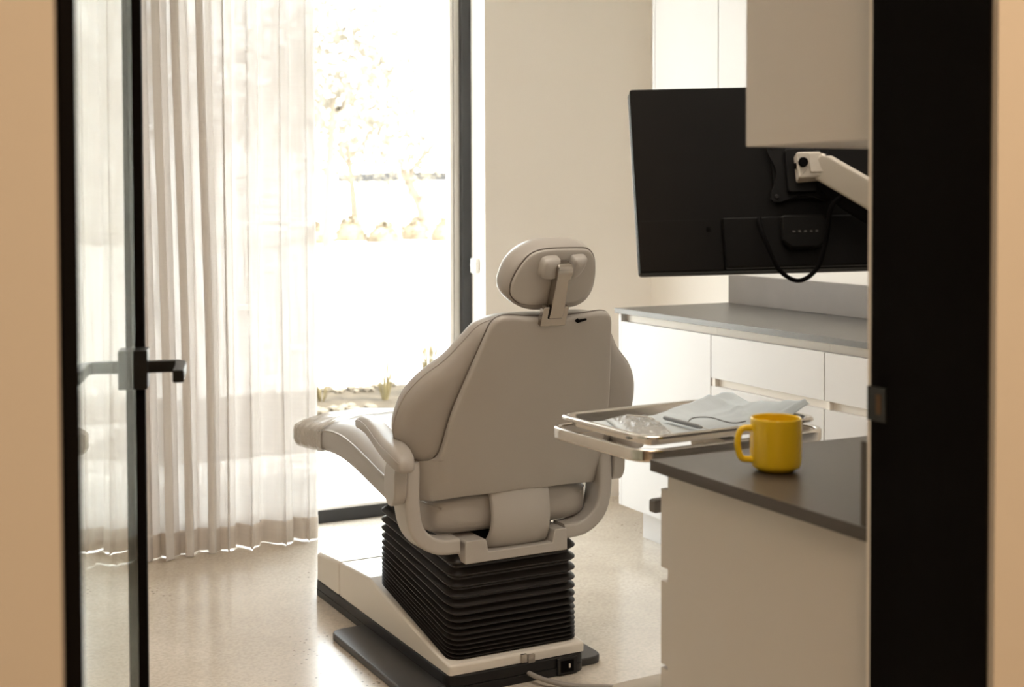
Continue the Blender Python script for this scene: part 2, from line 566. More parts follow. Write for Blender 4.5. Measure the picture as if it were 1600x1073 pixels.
# ------------------------------------------------------------------ curtain
def curtain():
    L0, L1 = -.42, 1.665
    # arc parameter -> fold line; tighter, deeper folds on the bunched left side
    def dens(x):            # folds per metre
        k = max(0, min(1, (1.33 - x) / .10)) * max(0, min(1, (x - .88) / .10))
        return 8.0 + 6.0 * k, k
    TAB = []; xx = L0; ph_ = 0; arc = 0
    while xx < L1:
        d_, k_z = dens(xx)
        TAB.append((arc, xx, ph_, k_z)); xx += .002; ph_ += 2 * PI * d_ * .002; arc += .002 * d_ / 8
    TOT = TAB[-1][0]
    import bisect
    ARC = [t[0] for t in TAB]
    def line(u, v):
        i = max(0, min(len(TAB) - 2, bisect.bisect(ARC, u * TOT) - 1))
        A, B = TAB[i], TAB[i + 1]
        f = (u * TOT - A[0]) / (B[0] - A[0])
        x = A[1] + f * .002; ph = A[2] + f * (B[2] - A[2]); k = A[3]
        ph += 1.3 * math.sin(x * 9.0) + .8 * math.sin(x * 23 + 1)
        amp = .037 + .010 * k + .008 * math.sin(x * 17 + 2)
        a = amp * (.80 + .25 * (1 - v)) + .006 * noise.noise(Vector((x * 30, v * 2.2, 3)))
        X = x + (.010 + .016 * k) * math.sin(2 * ph + .6) + .035 * k * (.45 - v) + .010 * noise.noise(Vector((x * 12, v * 1.7, 9))) * min(1, (L1 - x) * 12)
        Y = 4.945 + a * math.sin(ph) + .008 * math.sin(3 * ph + x * 60) * (.4 + .6 * (1 - v)) + .012 * k * math.sin(ph * .37)
        return X, Y
    NU, NV = 1300, 36
    me = bpy.data.meshes.new('curtain_fabric')
    def sheet(name, v0, v1, nv, off, m, parent):
        verts, faces, uvs = [], [], []
        for j in range(nv + 1):
            v = v0 + (v1 - v0) * j / nv
            for i in range(NU + 1):
                u = i / NU
                X, Y = line(u, v)
                z = .002 + v * (2.585 - .002)
                if v < .05:
                    z += .0015 * (1 + math.sin(u * 60)) * (1 - v / .05)
                if off:
                    X2, Y2 = line(min(1, u + .0006), v)
                    d = Vector((Y2 - Y, -(X2 - X))); d.normalize() if d.length else None
                    X += d.x * off; Y += d.y * off
                verts.append((X, Y, z)); uvs.append((u * 4.2, v * 2.6))
        for j in range(nv):
            for i in range(NU):
                a = j * (NU + 1) + i
                faces.append((a, a + 1, a + NU + 2, a + NU + 1))
        me = bpy.data.meshes.new(name)
        c = root_loc(parent) if parent else Vector((0, 0, 0))
        me.from_pydata([(x - c.x, y - c.y, z - c.z) for x, y, z in verts], [], faces)
        uv = me.uv_layers.new(name='UVMap')
        for l in me.loops:
            uv.data[l.index].uv = uvs[l.vertex_index]
        return link_mesh(name, me, m, parent, smooth=180)
    r = thing('curtain', (.62, 4.945, 0), 'long sheer off-white linen curtain falling in folds to the floor', 'curtain')
    sheet('fabric', 0.0, 1.0, NV, 0, M_sheer, r)
    sheet('hem', 0.0, .034, 4, .0025, M_hem, r)
    side = sheet
    # heading tape
    bm = bmesh.new()
    add_box(bm, L0, L1, 4.93, 4.96, 2.585, 2.60, .002)
    build('heading_tape', bm, M_white, r)
    t = struct('trim_1', [(-.55, 2.44, 4.92, 4.97, 2.60, CEIL)], M_white)
curtain()

# ------------------------------------------------------------------ door frame and door
dr = bpy.data.objects.new('door_1', None); COL.objects.link(dr); dr.location = (.67, 1.2, 0); tag(dr, kind='structure')
bm = bmesh.new()
add_box(bm, JL, JL + .0137, 1.104, 1.262, 0, 2.44, .001)
add_box(bm, JL, JL + .006, 1.262, 1.302, 0, 2.44, .001)
build('door_jamb', bm, M_black, dr)
bm = bmesh.new()
add_box(bm, JR - .004, JR + .004, 1.104, 1.150, 0, 2.44, .001)
add_box(bm, JR - .003, JR + .004, 1.150, 1.268, 0, 2.44, .001)
add_box(bm, JR + .001, JR + .004, 1.268, 1.302, 0, 2.44, .0005)
build('door_jamb', bm, M_black, dr)
box('door_head', (JL, JR + .004, 1.104, 1.302, 2.44, 2.46), M_black, dr, bev=.001)
bm = bmesh.new()
add_box(bm, JR - .002, JR + .0008, 1.272, 1.3055, 1.044, 1.088, .0005)
bm2 = None
build('strike_plate', bm, mat('dark_satin_metal', (.03, .03, .03), .3, metal=.6, var=(20, .1)), dr)
box('strike_slot', (JR - .0028, JR - .0015, 1.280, 1.289, 1.053, 1.079), mat('dark_brass_slot', (.10, .05, .02), .5, metal=.5), dr, bev=.0004)

hinge = Vector((.1825, 1.292, 0)); free = Vector((.436, 2.20, 0))
dvec = (free - hinge); DW = dvec.length; ang = math.atan2(dvec.y, dvec.x)
leaf = thing('glass_door', hinge, 'open glass door leaf with slim black metal edge and black lever handle', 'door', rz=ang)
def lbox(name, b, m, parent, bev=.001, seg=2):
    bm = bmesh.new(); add_box(bm, *b, bev=bev, seg=seg)
    return build(name, bm, m, parent, local=True)
TH = .0145
lbox('hinge_stile', (0.0, .03, -TH, .008, .008, 2.43), M_black, leaf)
lbox('lock_stile', (DW - .028, DW, -TH, -.0002, .008, 2.43), M_black, leaf)
lbox('bottom_rail', (.03, DW - .03, -TH, -.0002, .008, .04), M_black, leaf)
lbox('top_rail', (.03, DW - .03, -TH, -.0002, 2.39, 2.43), M_black, leaf)
lbox('glass_pane', (.0302, DW - .001, 0.0, .008, .009, 2.428), M_doorglass, leaf, bev=0)
M_handle = mat('black_handle', (.004, .004, .004), .4, spec=.25, var=(20, .1))
for sg in (-1,):
    a, b = sorted((sg * TH, sg * (TH + .008)))
    a2, b2 = sorted((sg * .0002, sg * (TH + .008)))
    ro = lbox('lock_plate', (DW - .078, DW - .026, a2, b2, 1.030, 1.092), M_handle, leaf, bev=.002)
    hb = bmesh.new()
    pz = 1.063
    path = [(DW - .050, sg * (TH + .006), pz), (DW - .050, sg * (TH + .035), pz), (DW - .052, sg * (TH + .052), pz), (DW - .058, sg * (TH + .058), pz), (DW - .080, sg * (TH + .060), pz), (DW - .183, sg * (TH + .060), pz)]
    sweep(hb, path, rrect(.017, .019, .003, 2))
    build('lever_handle', hb, M_handle, ro, local=True)

# ------------------------------------------------------------------ cabinets on the right wall
FX = 2.73                                   # plane of the fronts
def base_unit(y1, y0, kind, name, label, toe_left=False):
    r = thing(name, ((FX + XR) / 2, (y0 + y1) / 2, 0), label, 'cabinet', 'white base cabinets along the right wall')
    bm = bmesh.new()
    add_box(bm, FX + .02, XR - .002, y0, y1, .13, .848, .001)
    build('carcass', bm, M_lam, r)
    box('plinth', (FX + .075, XR - .004, y0, y1 - (.0 if not toe_left else .04), .0, .13), M_lam, r)
    box('handle_channel', (FX + .026, XR - .002, y0, y1, .848, .8795), M_lam_in, r, bev=0)
    if toe_left:
        box('side_panel', (FX + .0, XR - .002, y1, y1 + .018, .128, .8795), M_lam, r)
    g = .0015
    if kind == 'door':
        box('cabinet_door', (FX, FX + .019, y0 + g, y1 - g, .128, .849), M_lam, r)
    else:
        for z0, z1 in ((.698, .849), (.420, .671), (.128, .393)):
            box('drawer', (FX, FX + .019, y0 + g, y1 - g, z0, z1), M_lam, r)
            if z1 < .8:
                # recessed grip channel above each lower drawer
                pass
        for z0 in (.671, .393):
            box('grip_channel', (FX + .0192, FX + .0198, y0 + .004, y1 - .004, z0, z0 + .027), M_lam_in, r, bev=0)
            box('channel_end', (FX + .004, FX + .0192, y1 - .02, y1 - .003, z0 + .0005, z0 + .0265), M_lam_in, r, bev=0)
    return r
Y1 = 4.405
base_unit(Y1, 3.811, 'door', 'base_cabinet', 'white base cabinet with one tall flat door at the far end of the row', True)
base_unit(3.810, 3.212, 'drawers', 'base_cabinet', 'white drawer cabinet just right of the flat-door cabinet')
base_unit(3.211, 2.613, 'drawers', 'base_cabinet', 'white drawer cabinet cut by the right door frame')
wt = box('worktop', (FX - .013, XR - .001, 2.60, Y1 + .030, .880, .9), M_top, bev=.0015)
tag(wt, 'long grey worktop on the white cabinets along the right wall', 'worktop')
bs = box('backsplash', (XR - .036, XR - .0015, 2.60, 4.40, .9005, 1.015), M_splash, bev=.0015)
tag(bs, 'low dark grey backsplash strip standing on the far worktop', 'backsplash')
# wall cabinets
def wall_unit(y0, y1, label):
    r = thing('wall_cabinet', (3.09, (y0 + y1) / 2, 1.50), label, 'cabinet', 'white wall cabinets above the far worktop')
    box('carcass', (2.92, XR - .002, y0 + .0005, y1 - .0005, 1.50, 2.64), M_lam, r)
    box('cabinet_door', (2.90, 2.919, y0 + .0015, y1 - .0015, 1.498, 2.64), M_lam, r)
    return r
u1 = wall_unit(4.005, 4.425, 'white wall cabinet nearest the window corner above the black monitor')
box('side_panel', (2.90, XR - .002, 4.4255, 4.443, 1.498, 2.64), M_lam, u1)
wall_unit(3.405, 4.004, 'white wall cabinet second from the window corner, partly behind the near cabinet')
# ------------------------------------------------------------------ near cabinet by the doorway
nc = thing('drawer_cabinet', (1.6, 1.56, 0), 'beige-white drawer cabinet with a blank end panel in front, under the mug', 'cabinet')
box('end_panel', (1.204, 1.222, 1.313, 1.800, .0, .8805), M_lam, nc)
box('carcass', (1.2225, 2.4, 1.313, 1.782, .10, .8805), M_lam, nc, bev=0)
box('plinth', (1.2225, 2.4, 1.313, 1.74, .0, .0995), M_lam, nc, bev=0)
for i, (z0, z1) in enumerate(((.722, .852), (.5615, .700), (.335, .5555), (.10, .329))):
    for x0, x1 in ((1.205, 1.80), (1.803, 2.4)):
        bm = bmesh.new(); add_box(bm, x0, x1, 1.8005, 1.821, z0, z1, .0008)
        build('drawer', bm, M_lam, nc)
wt2 = thing('worktop', (1.6, 1.56, .881), 'dark brown-grey worktop in the foreground carrying the yellow mug', 'worktop')
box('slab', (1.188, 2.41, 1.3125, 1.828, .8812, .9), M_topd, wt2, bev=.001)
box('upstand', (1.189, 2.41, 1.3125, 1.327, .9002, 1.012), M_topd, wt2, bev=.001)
nu = thing('wall_cabinet', (1.6, 1.45, 1.407), 'beige-white wall cabinet in the foreground, top right beside the door frame', 'cabinet')
box('side_panel', (1.206, 1.224, 1.313, 1.596, 1.405, 2.64), M_lam, nu)
box('carcass', (1.2245, 2.4, 1.313, 1.577, 1.407, 2.64), M_lam, nu, bev=0)
for x0, x1 in ((1.2245, 1.80), (1.803, 2.4)):
    box('cabinet_door', (x0, x1, 1.5775, 1.596, 1.405, 2.64), M_lam, nu)

# ------------------------------------------------------------------ mug
mg = thing('mug', (1.314, 1.660, .9003), 'glossy yellow mug with a loop handle on the dark worktop', 'mug')
cx, cy, cz = mg.location
R_ = .0402
prof = [(.0005, .0), (.024, .0), (.028, .0008), (.030, .003), (.037, .0065), (.0392, .012), (R_, .022), (R_ + .0003, .05), (R_, .0815), (R_ - .0006, .0835), (R_ - .0018, .0845), (R_ - .003, .0835), (R_ - .0038, .081), (R_ - .0042, .05), (R_ - .006, .014), (R_ - .012, .006), (.0005, .005)]
bm = bmesh.new(); lathe(bm, (cx, cy, cz), prof, 56)
build('body', bm, M_mug, mg, smooth=60)
hd = Vector((-.93, .30, 0)).normalized()
pth = catmull([Vector((cx, cy, cz)) + hd * a + Vector((0, 0, b)) for a, b in ((R_ - .002, .068), (R_ + .012, .0685), (R_ + .019, .063), (R_ + .0225, .050), (R_ + .021, .034), (R_ + .015, .0215), (R_ - .002, .019))], 6, False)
bm = bmesh.new(); sweep(bm, pth, circ(.0052, 12, .0048), upv=Vector((-hd.y, hd.x, 0)))
build('handle', bm, M_mug, mg, smooth=80)

# ------------------------------------------------------------------ dental chair
CX = 1.655
chair = thing('dental_chair', (CX, 3.5, 0), 'large taupe dental chair on a black bellows base, seen from behind', 'chair', rz=math.radians(1.0))
k_ = -.4167; c_ = 1 / math.sqrt(1 + k_ * k_)
T_ = Vector((0, k_ * c_, c_)); N_ = Vector((0, -c_, k_ * c_)); O_ = Vector((CX + .004, 3.21, .55))
def BK(s, t, n):
    return O_ + Vector((s, 0, 0)) + T_ * t + N_ * n
def mirror(half):
    """half outline from top centre down the right side to bottom centre"""
    return [Vector(p) for p in half] + [Vector((-p[0], p[1])) for p in reversed(half) if p[0] > 1e-6]
# base
def XY(a, b, h): return Vector((a, b, h))
bm = bmesh.new()
pl_ = round_poly([(1.322, 3.225), (1.942, 3.225), (1.942, 3.812), (1.322, 3.812)], .05, 6)
slab(bm, pl_, .0, .022, XY, .005)
build('floor_plate', bm, M_plate, chair)
bm = bmesh.new()
bb = round_poly([(1.437, 3.195), (1.864, 3.195), (1.864, 4.250), (1.437, 4.250)], [.05, .05, .02, .02], 6)
slab(bm, bb, .0225, .052, XY, .003)
skirt = build('base_skirt', bm, M_base, chair)
bm = bmesh.new(); slab(bm, inset(bb, -.001), .0005, .0225, XY, .001)
build('base_foot', bm, M_base, chair)
def YZprism(name, outline, x0, x1, m, bev, parent=chair, seg=3):
    bm = bmesh.new()
    slab(bm, [Vector(p) for p in outline], x0, x1, lambda a, b, h: Vector((h, a, b)), bev, seg)
    return build(name, bm, m, parent)
def bevel_prism(name, outline, x0, x1, m, bev, parent):
    bm = bmesh.new()
    A = [bm.verts.new((x0, y, z)) for y, z in outline]; B = [bm.verts.new((x1, y, z)) for y, z in outline]
    n = len(A)
    bm.faces.new(A); bm.faces.new(list(reversed(B)))
    for i in range(n):
        bm.faces.new((A[i], A[(i + 1) % n], B[(i + 1) % n], B[i]))
    bmesh.ops.recalc_face_normals(bm, faces=bm.faces)
    es = [e for e in bm.edges if not (abs(e.verts[0].co.z - .0535) < 1e-4 and abs(e.verts[1].co.z - .0535) < 1e-4)]
    bmesh.ops.bevel(bm, geom=es, offset=bev, segments=4, affect='EDGES', profile=.5, clamp_overlap=True)
    return build(name, bm, m, parent, smooth=40)
bevel_prism('base_housing', [(3.203, .0535), (4.032, .0535), (4.032, .160), (3.785, .174), (3.30, .090), (3.203, .081)], 1.440, 1.860, M_bodyw, .008, chair)
bevel_prism('housing_cap', [(4.034, .0535), (4.247, .0535), (4.247, .143), (4.034, .160)], 1.440, 1.860, M_bodyw, .012, chair)
# bellows
bm = bmesh.new()
rs = []
NB = 15
q = .905
steps = [q ** i for i in range(NB)]; tot = sum(steps)
acc = 0
base_pl = round_poly([(1.452, 3.222), (1.857, 3.222), (1.857, 3.735), (1.452, 3.735)], .045, 6)
def bell_ring(t, ins):
    zr = .366 + (.076 - .366) * t; zf = .412 + (.176 - .412) * t
    return [Vector((p.x, p.y, zr + (p.y - 3.222) / .513 * (zf - zr))) for p in inset(base_pl, ins)]
for i in range(NB):
    h = steps[i] / tot
    dpt = .019 if i < 9 else .013
    for f, ins in ((0, dpt), (.10, dpt), (.38, .004), (.47, .0), (.56, .0), (.66, .004), (.94, dpt)):
        if i == 0 and f < .3 and f > 0:
            continue
        rs.append(bell_ring(acc + f * h, ins))
    acc += h
rs.append(bell_ring(1.0, .006))
rings(bm, rs)
build('bellows', bm, M_rubber, chair, smooth=50)
# seat support under the cushion
YZprism('seat_frame', round_poly([(3.30, .372), (3.70, .41), (3.86, .49), (3.70, .468), (3.30, .415)], .008, 3), 1.50, 1.81, M_base, .006)
# rear bracket (U of the yoke mount)
bm = bmesh.new()
br = round_poly([(-.158, .350), (.158, .350), (.158, .412), (.118, .412), (.110, .376), (-.088, .376), (-.096, .412), (-.158, .412)], [.003, .003, .01, .008, .003, .003, .008, .01], 4)
slab(bm, br, 3.196, 3.33, lambda a, b, h: Vector((CX - .012 + a, h, b)), .003)
build('rear_bracket', bm, M_shell, chair)
bm = bmesh.new(); add_box(bm, CX - .158, CX + .158, 3.332, 3.62, .367, .40, .004)
build('bracket_arm', bm, M_shell, chair)
# back post: curved plate
bm = bmesh.new()
path = catmull([(3.262, .60), (3.236, .55), (3.214, .50), (3.205, .455), (3.211, .415), (3.232, .384), (3.26, .372)], 5, False)
hw = []
for j, p in enumerate(path):
    t = j / (len(path) - 1)
    hw.append(.088 + .012 * (2 * t - 1) ** 2 + .004 * t)
rs = []
for j, p in enumerate(path):
    a = path[max(0, j - 1)]; b = path[min(len(path) - 1, j + 1)]
    d = (b - a).normalized(); nn = Vector((-d.y, d.x))          # in (Y,Z)
    if nn.x > 0: nn = -nn
    sec = []
    sft = -.010 + .014 * (1 - j / (len(path) - 1))
    for sx, o in ((-1, -.012), (-1, -.003), (-.955, .004), (-.6, .010), (0, .012), (.6, .010), (.955, .004), (1, -.003), (1, -.012)):
        sec.append(Vector((CX + .01 + sft + sx * hw[j], p.x + nn.x * o, p.y + nn.y * o)))
    rs.append(sec)
rings(bm, rs)
build('back_post', bm, M_shell, chair, smooth=50)
# yoke arms (left and right)
YX = CX - .020
def yoke(sg):
    bm = bmesh.new()
    P = [(.1625, .399), (.20, .400), (.230, .406), (.262, .424), (.286, .455), (.297, .50), (.299, .55), (.298, .60), (.297, .636)]
    P = catmull([Vector(p) for p in P], 5, False)
    rs = []
    for j, p in enumerate(P):
        a = P[max(0, j - 1)]; b = P[min(len(P) - 1, j + 1)]
        d = (b - a).normalized(); n = Vector((-d.y, d.x))
        t = j / (len(P) - 1)
        th = .021 if t < .9 else .021 * (1 - (t - .9) * .8)
        y0 = 3.203; y1 = 3.270 + .030 * t
        sec = round_poly([(-th, y0), (th, y0), (th, y1), (-th, y1)], .010, 3)
        rs.append([Vector((YX + sg * (p.x + n.x * q[0]), q[1], p.y + n.y * q[0])) for q in sec])
    bmesh_v = rings(bm, rs)
    y = build('yoke_arm', bm, M_shell, chair, smooth=50)
    # pivot cap where the back meets the yoke
    bm = bmesh.new()
    cyl(bm, (CX + sg * .255, 3.262, .545), (1, 0, 0), .030, .026 if sg > 0 else .026, 24)
    return y
for sg in (-1, 1):
    yoke(sg)
    # armrest bracket
    bm = bmesh.new()
    xo = CX + sg * .345; x_in = CX + sg * .3245
    a, b = sorted((YX + sg * .3205, YX + sg * .356))
    disc = []
    for i in range(17):                                  # lower half circle
        an = PI + PI * i / 16
        disc.append((3.232 - .043 * math.cos(an) * -1, .565 + .046 * math.sin(an)))
    disc = [(3.230 + .037 * math.cos(PI + PI * i / 16), .568 + .044 * math.sin(PI + PI * i / 16)) for i in range(17)]
    disc += [(3.265, .60), (3.245, .655), (3.180, .655), (3.190, .61)]
    slab(bm, [Vector(p) for p in disc], a, b, lambda aa, bb, h: Vector((h, aa, bb)), .005)
    build('armrest_bracket', bm, M_shell, chair, smooth=50)
    # armrest pad
    bm = bmesh.new()
    st_ = [(3.100, .642, .016, .012), (3.106, .646, .026, .022), (3.125, .652, .034, .030), (3.16, .660, .039, .034), (3.21, .668, .041, .033), (3.27, .680, .040, .031), (3.33, .695, .038, .029), (3.39, .706, .036, .027), (3.45, .708, .034, .024), (3.485, .703, .030, .019), (3.498, .699, .022, .012)]
    rs = []
    st_ = [(3.118 + (y - 3.1) * .955, z, w * (.86 - .10 * (y - 3.1) / .4), h * .92) for (y, z, w, h) in st_]
    axx = lambda y: .352 - .026 * (y - 3.12) / .37
    for (y, z, w, h) in st_:
        ring = []
        for i in range(24):
            an = 2 * PI * i / 24
            ca, sa = math.cos(an), math.sin(an)
            ex = .7
            xx = w * math.copysign(abs(ca) ** ex, ca)
            zz = h * math.copysign(abs(sa) ** ex, sa)
            if zz < 0: zz *= .85
            ring.append(Vector((YX + sg * axx(y) + xx, y, z + zz)))
        rs.append(ring)
    rings(bm, rs)
    pad = build('armrest_pad', bm, M_leather, chair, smooth=70)
    bm = bmesh.new()
    pts = [Vector((YX + sg * (axx(y) + w * .985), y, z + h * .45)) for (y, z, w, h) in st_[1:]]
    pts = catmull(pts, 3, False)
    sweep(bm, pts, circ(.0013, 6))
    build('piping', bm, M_leather, pad)
# seat and legrest cushion
ST = [(3.236, .455, .495, .17), (3.240, .440, .508, .205), (3.252, .425, .522, .232), (3.28, .415, .535, .250), (3.34, .414, .545, .258), (3.42, .424, .550, .260), (3.55, .446, .562, .260), (3.70, .474, .596, .260), (3.80, .492, .616, .260), (3.90, .503, .626, .258), (4.0, .506, .620, .254), (4.1, .502, .602, .250), (4.2, .495, .586, .247), (4.3, .486, .578, .250), (4.365, .481, .572, .248), (4.39, .488, .564, .238), (4.40, .505, .548, .215)]
def seat_ring(y, zb, zt, hw, grow=0.0, wr=0.0):
    zc, hh = (zb + zt) / 2, (zt - zb) / 2 + grow
    hw += grow
    ring = []
    for i in range(64):
        an = 2 * PI * i / 64
        ca, sa = math.cos(an), math.sin(an)
        x = hw * math.copysign(abs(ca) ** .30, ca)
        z = hh * math.copysign(abs(sa) ** .50, sa)
        if sa > 0:
            z = z * (.80 + .20 * (1 - (x / hw) ** 2) ** .5)
            z += .012 * (1 - (x / hw) ** 2)
        p = Vector((CX + x, y, zc + z))
        if wr:
            w = noise.noise(Vector((p.x * 14, p.y * 34, p.z * 22))) * wr + noise.noise(Vector((p.x * 40, p.y * 60, p.z * 50))) * wr * .5
            p.z += w * (1 if sa > 0 else .6); p.x += w * (1 if ca > 0 else -1) * .7
        ring.append(p)
    return ring
def lerp_st(y):
    for A, B in zip(ST, ST[1:]):
        if A[0] <= y <= B[0]:
            t = (y - A[0]) / (B[0] - A[0])
            return tuple(a + (b - a) * t for a, b in zip(A, B))
    return ST[-1]
ys = [s[0] for s in ST[:5]] + [3.34 + .02 * i for i in range(1, 51)] + [s[0] for s in ST[-3:]]
ys = sorted(set(y for y in ys if y <= ST[-1][0]))
def smooth_st(y):
    if y < 3.36 or y > 4.33: return lerp_st(y)
    A = [lerp_st(y + d) for d in (-.045, -.02, 0, .02, .045)]
    return tuple(sum(c) / 5 for c in zip(*A))
bm = bmesh.new()
rings(bm, [seat_ring(y, *smooth_st(y)[1:]) for y in ys])
seat = build('seat_cushion', bm, M_leather, chair, smooth=70)
bm = bmesh.new()
for sg in (-1, 1):
    pts = []
    for y in [3.245 + .03 * i for i in range(39)]:
        s_ = smooth_st(y)
        r_ = seat_ring(y, *s_[1:])
        pts.append(min(r_, key=lambda p: (p.x - (CX + sg * s_[3] * .975)) ** 2 + (p.z - ((s_[1] + s_[2]) / 2 + .021)) ** 2) if False else Vector((CX + sg * (s_[3] * .992 + .001), y, (s_[1] + s_[2]) / 2 + (s_[2] - s_[1]) * .26)))
    sweep(bm, pts, circ(.003, 6))
pts = [Vector((CX + .238 * math.sin(a), 3.300 - .064 * math.cos(a) ** .5 if abs(a) < PI / 2 else 3.3, .502 + .012 * (1 - math.cos(a)))) for a in [(-1.35 + 2.7 * i / 30) for i in range(31)]]
sweep(bm, pts, circ(.0016, 6))
build('piping', bm, M_leather, seat)
# clear plastic foot cover
bm = bmesh.new()
yy = [4.085 + .006 * i for i in range(54)]
rs = []
for y in yy:
    yq = min(y, 4.398)
    rs.append([Vector((p.x, y if y < 4.398 else y + .002, p.z)) for p in seat_ring(yq, *smooth_st(yq)[1:], grow=.006, wr=.009)])
rings(bm, rs, cap=False)
build('foot_cover', bm, M_film, chair, smooth=80)['label'] = 'clear wrinkled plastic cover over the foot end'

# backrest shell
def bend(s):
    a = max(0, abs(s) - .08)
    return -(.22 * a ** 1.5 + (max(0, abs(s) - .25)) * .55)
half = [(0, .506), (.08, .512), (.135, .516), (.162, .511), (.179, .494), (.188, .462), (.204, .395), (.221, .320), (.240, .230), (.249, .140), (.256, .098), (.272, .079), (.296, .071), (.3135, .066), (.318, .04), (.316, -.010), (.308, -.050), (.25, -.038), (.16, -.027), (.07, -.024), (0, -.024)]
out = mirror(half)
out = [Vector(p) for p in catmull(out, 4)]
def SH(a, b, h):
    s, t = a, b
    return BK(s, t, h + bend(s))
prof = [(1 - .02, -.012), (.7, -.012), (.4, -.012), (.2, -.012), (.08, -.012), (.03, -.012), (.004, -.0115), (0, -.008), (0, -.002), (.006, .002), (.018, .0045), (.035, .0055), (.08, .0062), (.15, .0066), (.25, .007), (.35, .007), (.45, .007), (.55, .007), (.7, .007), (.85, .007), (.98, .007)]
bm = bmesh.new()
pillow(bm, out, SH, prof, (0, .22))
shell = build('back_shell', bm, M_shell, chair, smooth=50)
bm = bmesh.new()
sweep(bm, [SH(p.x * .992, .22 + (p.y - .22) * .992, -.0125) for p in out], circ(.0035, 6), closed=True, upv=N_)  # dark tube drawn as the shaded gap between shell and cushion
build('edge_gap_shade', bm, M_seam, shell)
# release lever slot at the top
bm = bmesh.new()
lv = round_poly([(.056, .499), (.066, .506), (.070, .502), (.092, .5045), (.093, .500), (.078, .496), (.066, .493)], .002, 2)
slab(bm, lv, .004, .009, SH, .0005)
build('release_lever', bm, M_black, chair)
# backrest cushion with wings
halfc = [(0, .492), (.09, .493), (.150, .486), (.192, .466), (.222, .425), (.262, .368), (.315, .315), (.350, .262), (.366, .205), (.367, .150), (.346, .105), (.298, .060), (.255, .025), (.225, -.01), (.15, -.035), (0, -.04)]
outc = [Vector(p) for p in catmull(mirror(halfc), 4)]
def CU(a, b, h):
    w = max(0, abs(a) - .08)
    return BK(a, b, h - .24 * w ** 1.5 - .007)
profc = [(.98, -.080), (.7, -.080), (.45, -.084), (.28, -.092), (.18, -.097), (.10, -.095), (.05, -.086), (.02, -.074), (.006, -.060), (0, -.047), (.003, -.036), (.012, -.027), (.028, -.020), (.055, -.015), (.09, -.010), (.15, -.008), (.22, -.008), (.3, -.009), (.4, -.012), (.55, -.014), (.75, -.014), (.98, -.014)]
bm = bmesh.new()
pillow(bm, outc, CU, profc, (0, .22))
cush = build('back_cushion', bm, M_leather, chair, smooth=80)
bm = bmesh.new()
c0 = Vector((0, .22))
pts = [CU(*(c0 + (p - c0) * 1.0), -.040) for p in outc]
sweep(bm, pts, circ(.0022, 6), closed=True, upv=N_)
build('piping', bm, M_leather, cush)

def HK(s, t, n):
    return BK(s - .013, t, n)
# headrest
hp = [(-.127, .591), (-.126, .618), (-.113, .655), (-.092, .687), (-.067, .701), (-.026, .706), (.045, .706), (.075, .703), (.095, .688), (.107, .663), (.115, .621), (.114, .587), (.104, .562), (.08, .546), (.052, .540), (-.034, .539), (-.083, .544), (-.104, .554), (-.121, .571)]
hc = [(-.138, .596), (-.137, .628), (-.127, .667), (-.103, .699), (-.066, .722), (-.018, .729), (.058, .729), (.094, .716), (.118, .693), (.129, .663), (.135, .626), (.134, .589), (.121, .557), (.098, .539), (.066, .532), (0, .529), (-.056, .532), (-.096, .548), (-.124, .570)]
hcs = [Vector((a, .729 - (.729 - b) * .93 - .029)) for a, b in hc]
hcs = [Vector(p) for p in reversed(catmull(hcs, 5))]
prh = [(.98, -.118), (.6, -.118), (.35, -.116), (.18, -.108), (.07, -.094), (.015, -.078), (0, -.064), (.006, -.050), (.03, -.036), (.07, -.026), (.13, -.021), (.3, -.02), (.98, -.02)]
cen = (-.004, .60)
bm = bmesh.new(); pillow(bm, hcs, HK, prh, cen)
headc = build('headrest_cushion', bm, M_leather, chair, smooth=80)
hps = [Vector(p) for p in reversed(catmull([Vector((a, .706 - (.706 - b) * .95 - .008)) for a, b in hp], 5))]
bm = bmesh.new()
pillow(bm, hps, HK, [(.98, -.026), (.3, -.026), (.02, -.026), (0, -.021), (.003, -.016), (.015, -.0125), (.04, -.011), (.1, -.010), (.3, -.009), (.6, -.008), (.98, -.008)], (-.004, .615))
plate = build('headrest_plate', bm, M_shell, chair, smooth=60)
# socket lobes on the plate, either side of the bar
for lob in ([(-.060, .642), (-.060, .678), (-.046, .690), (-.012, .690), (-.006, .672), (-.008, .640), (-.018, .630), (-.045, .631)], [(.030, .634), (.028, .684), (.040, .692), (.070, .690), (.064, .655), (.050, .634)]):
    lob = [Vector(p) for p in catmull([Vector((a - .002, b - .008)) for a, b in lob], 4)]
    cl = sum(lob, Vector((0, 0))) / len(lob)
    bm = bmesh.new()
    pillow(bm, lob, HK, [(0, -.012), (.02, -.005), (.06, .004), (.12, .009), (.25, .013), (.5, .015), (.98, .016)], cl)
    build('headrest_socket', bm, M_shell, plate, smooth=80)
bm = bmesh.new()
sweep(bm, [HK(-.004 + (p.x + .004) * 1.006, .615 + (p.y - .615) * 1.006, -.0195) for p in hps], circ(.0022, 6), closed=True, upv=N_)  # dark tube as gap shade where the plate meets the headrest cushion
build('edge_gap_shade', bm, M_seam, plate)
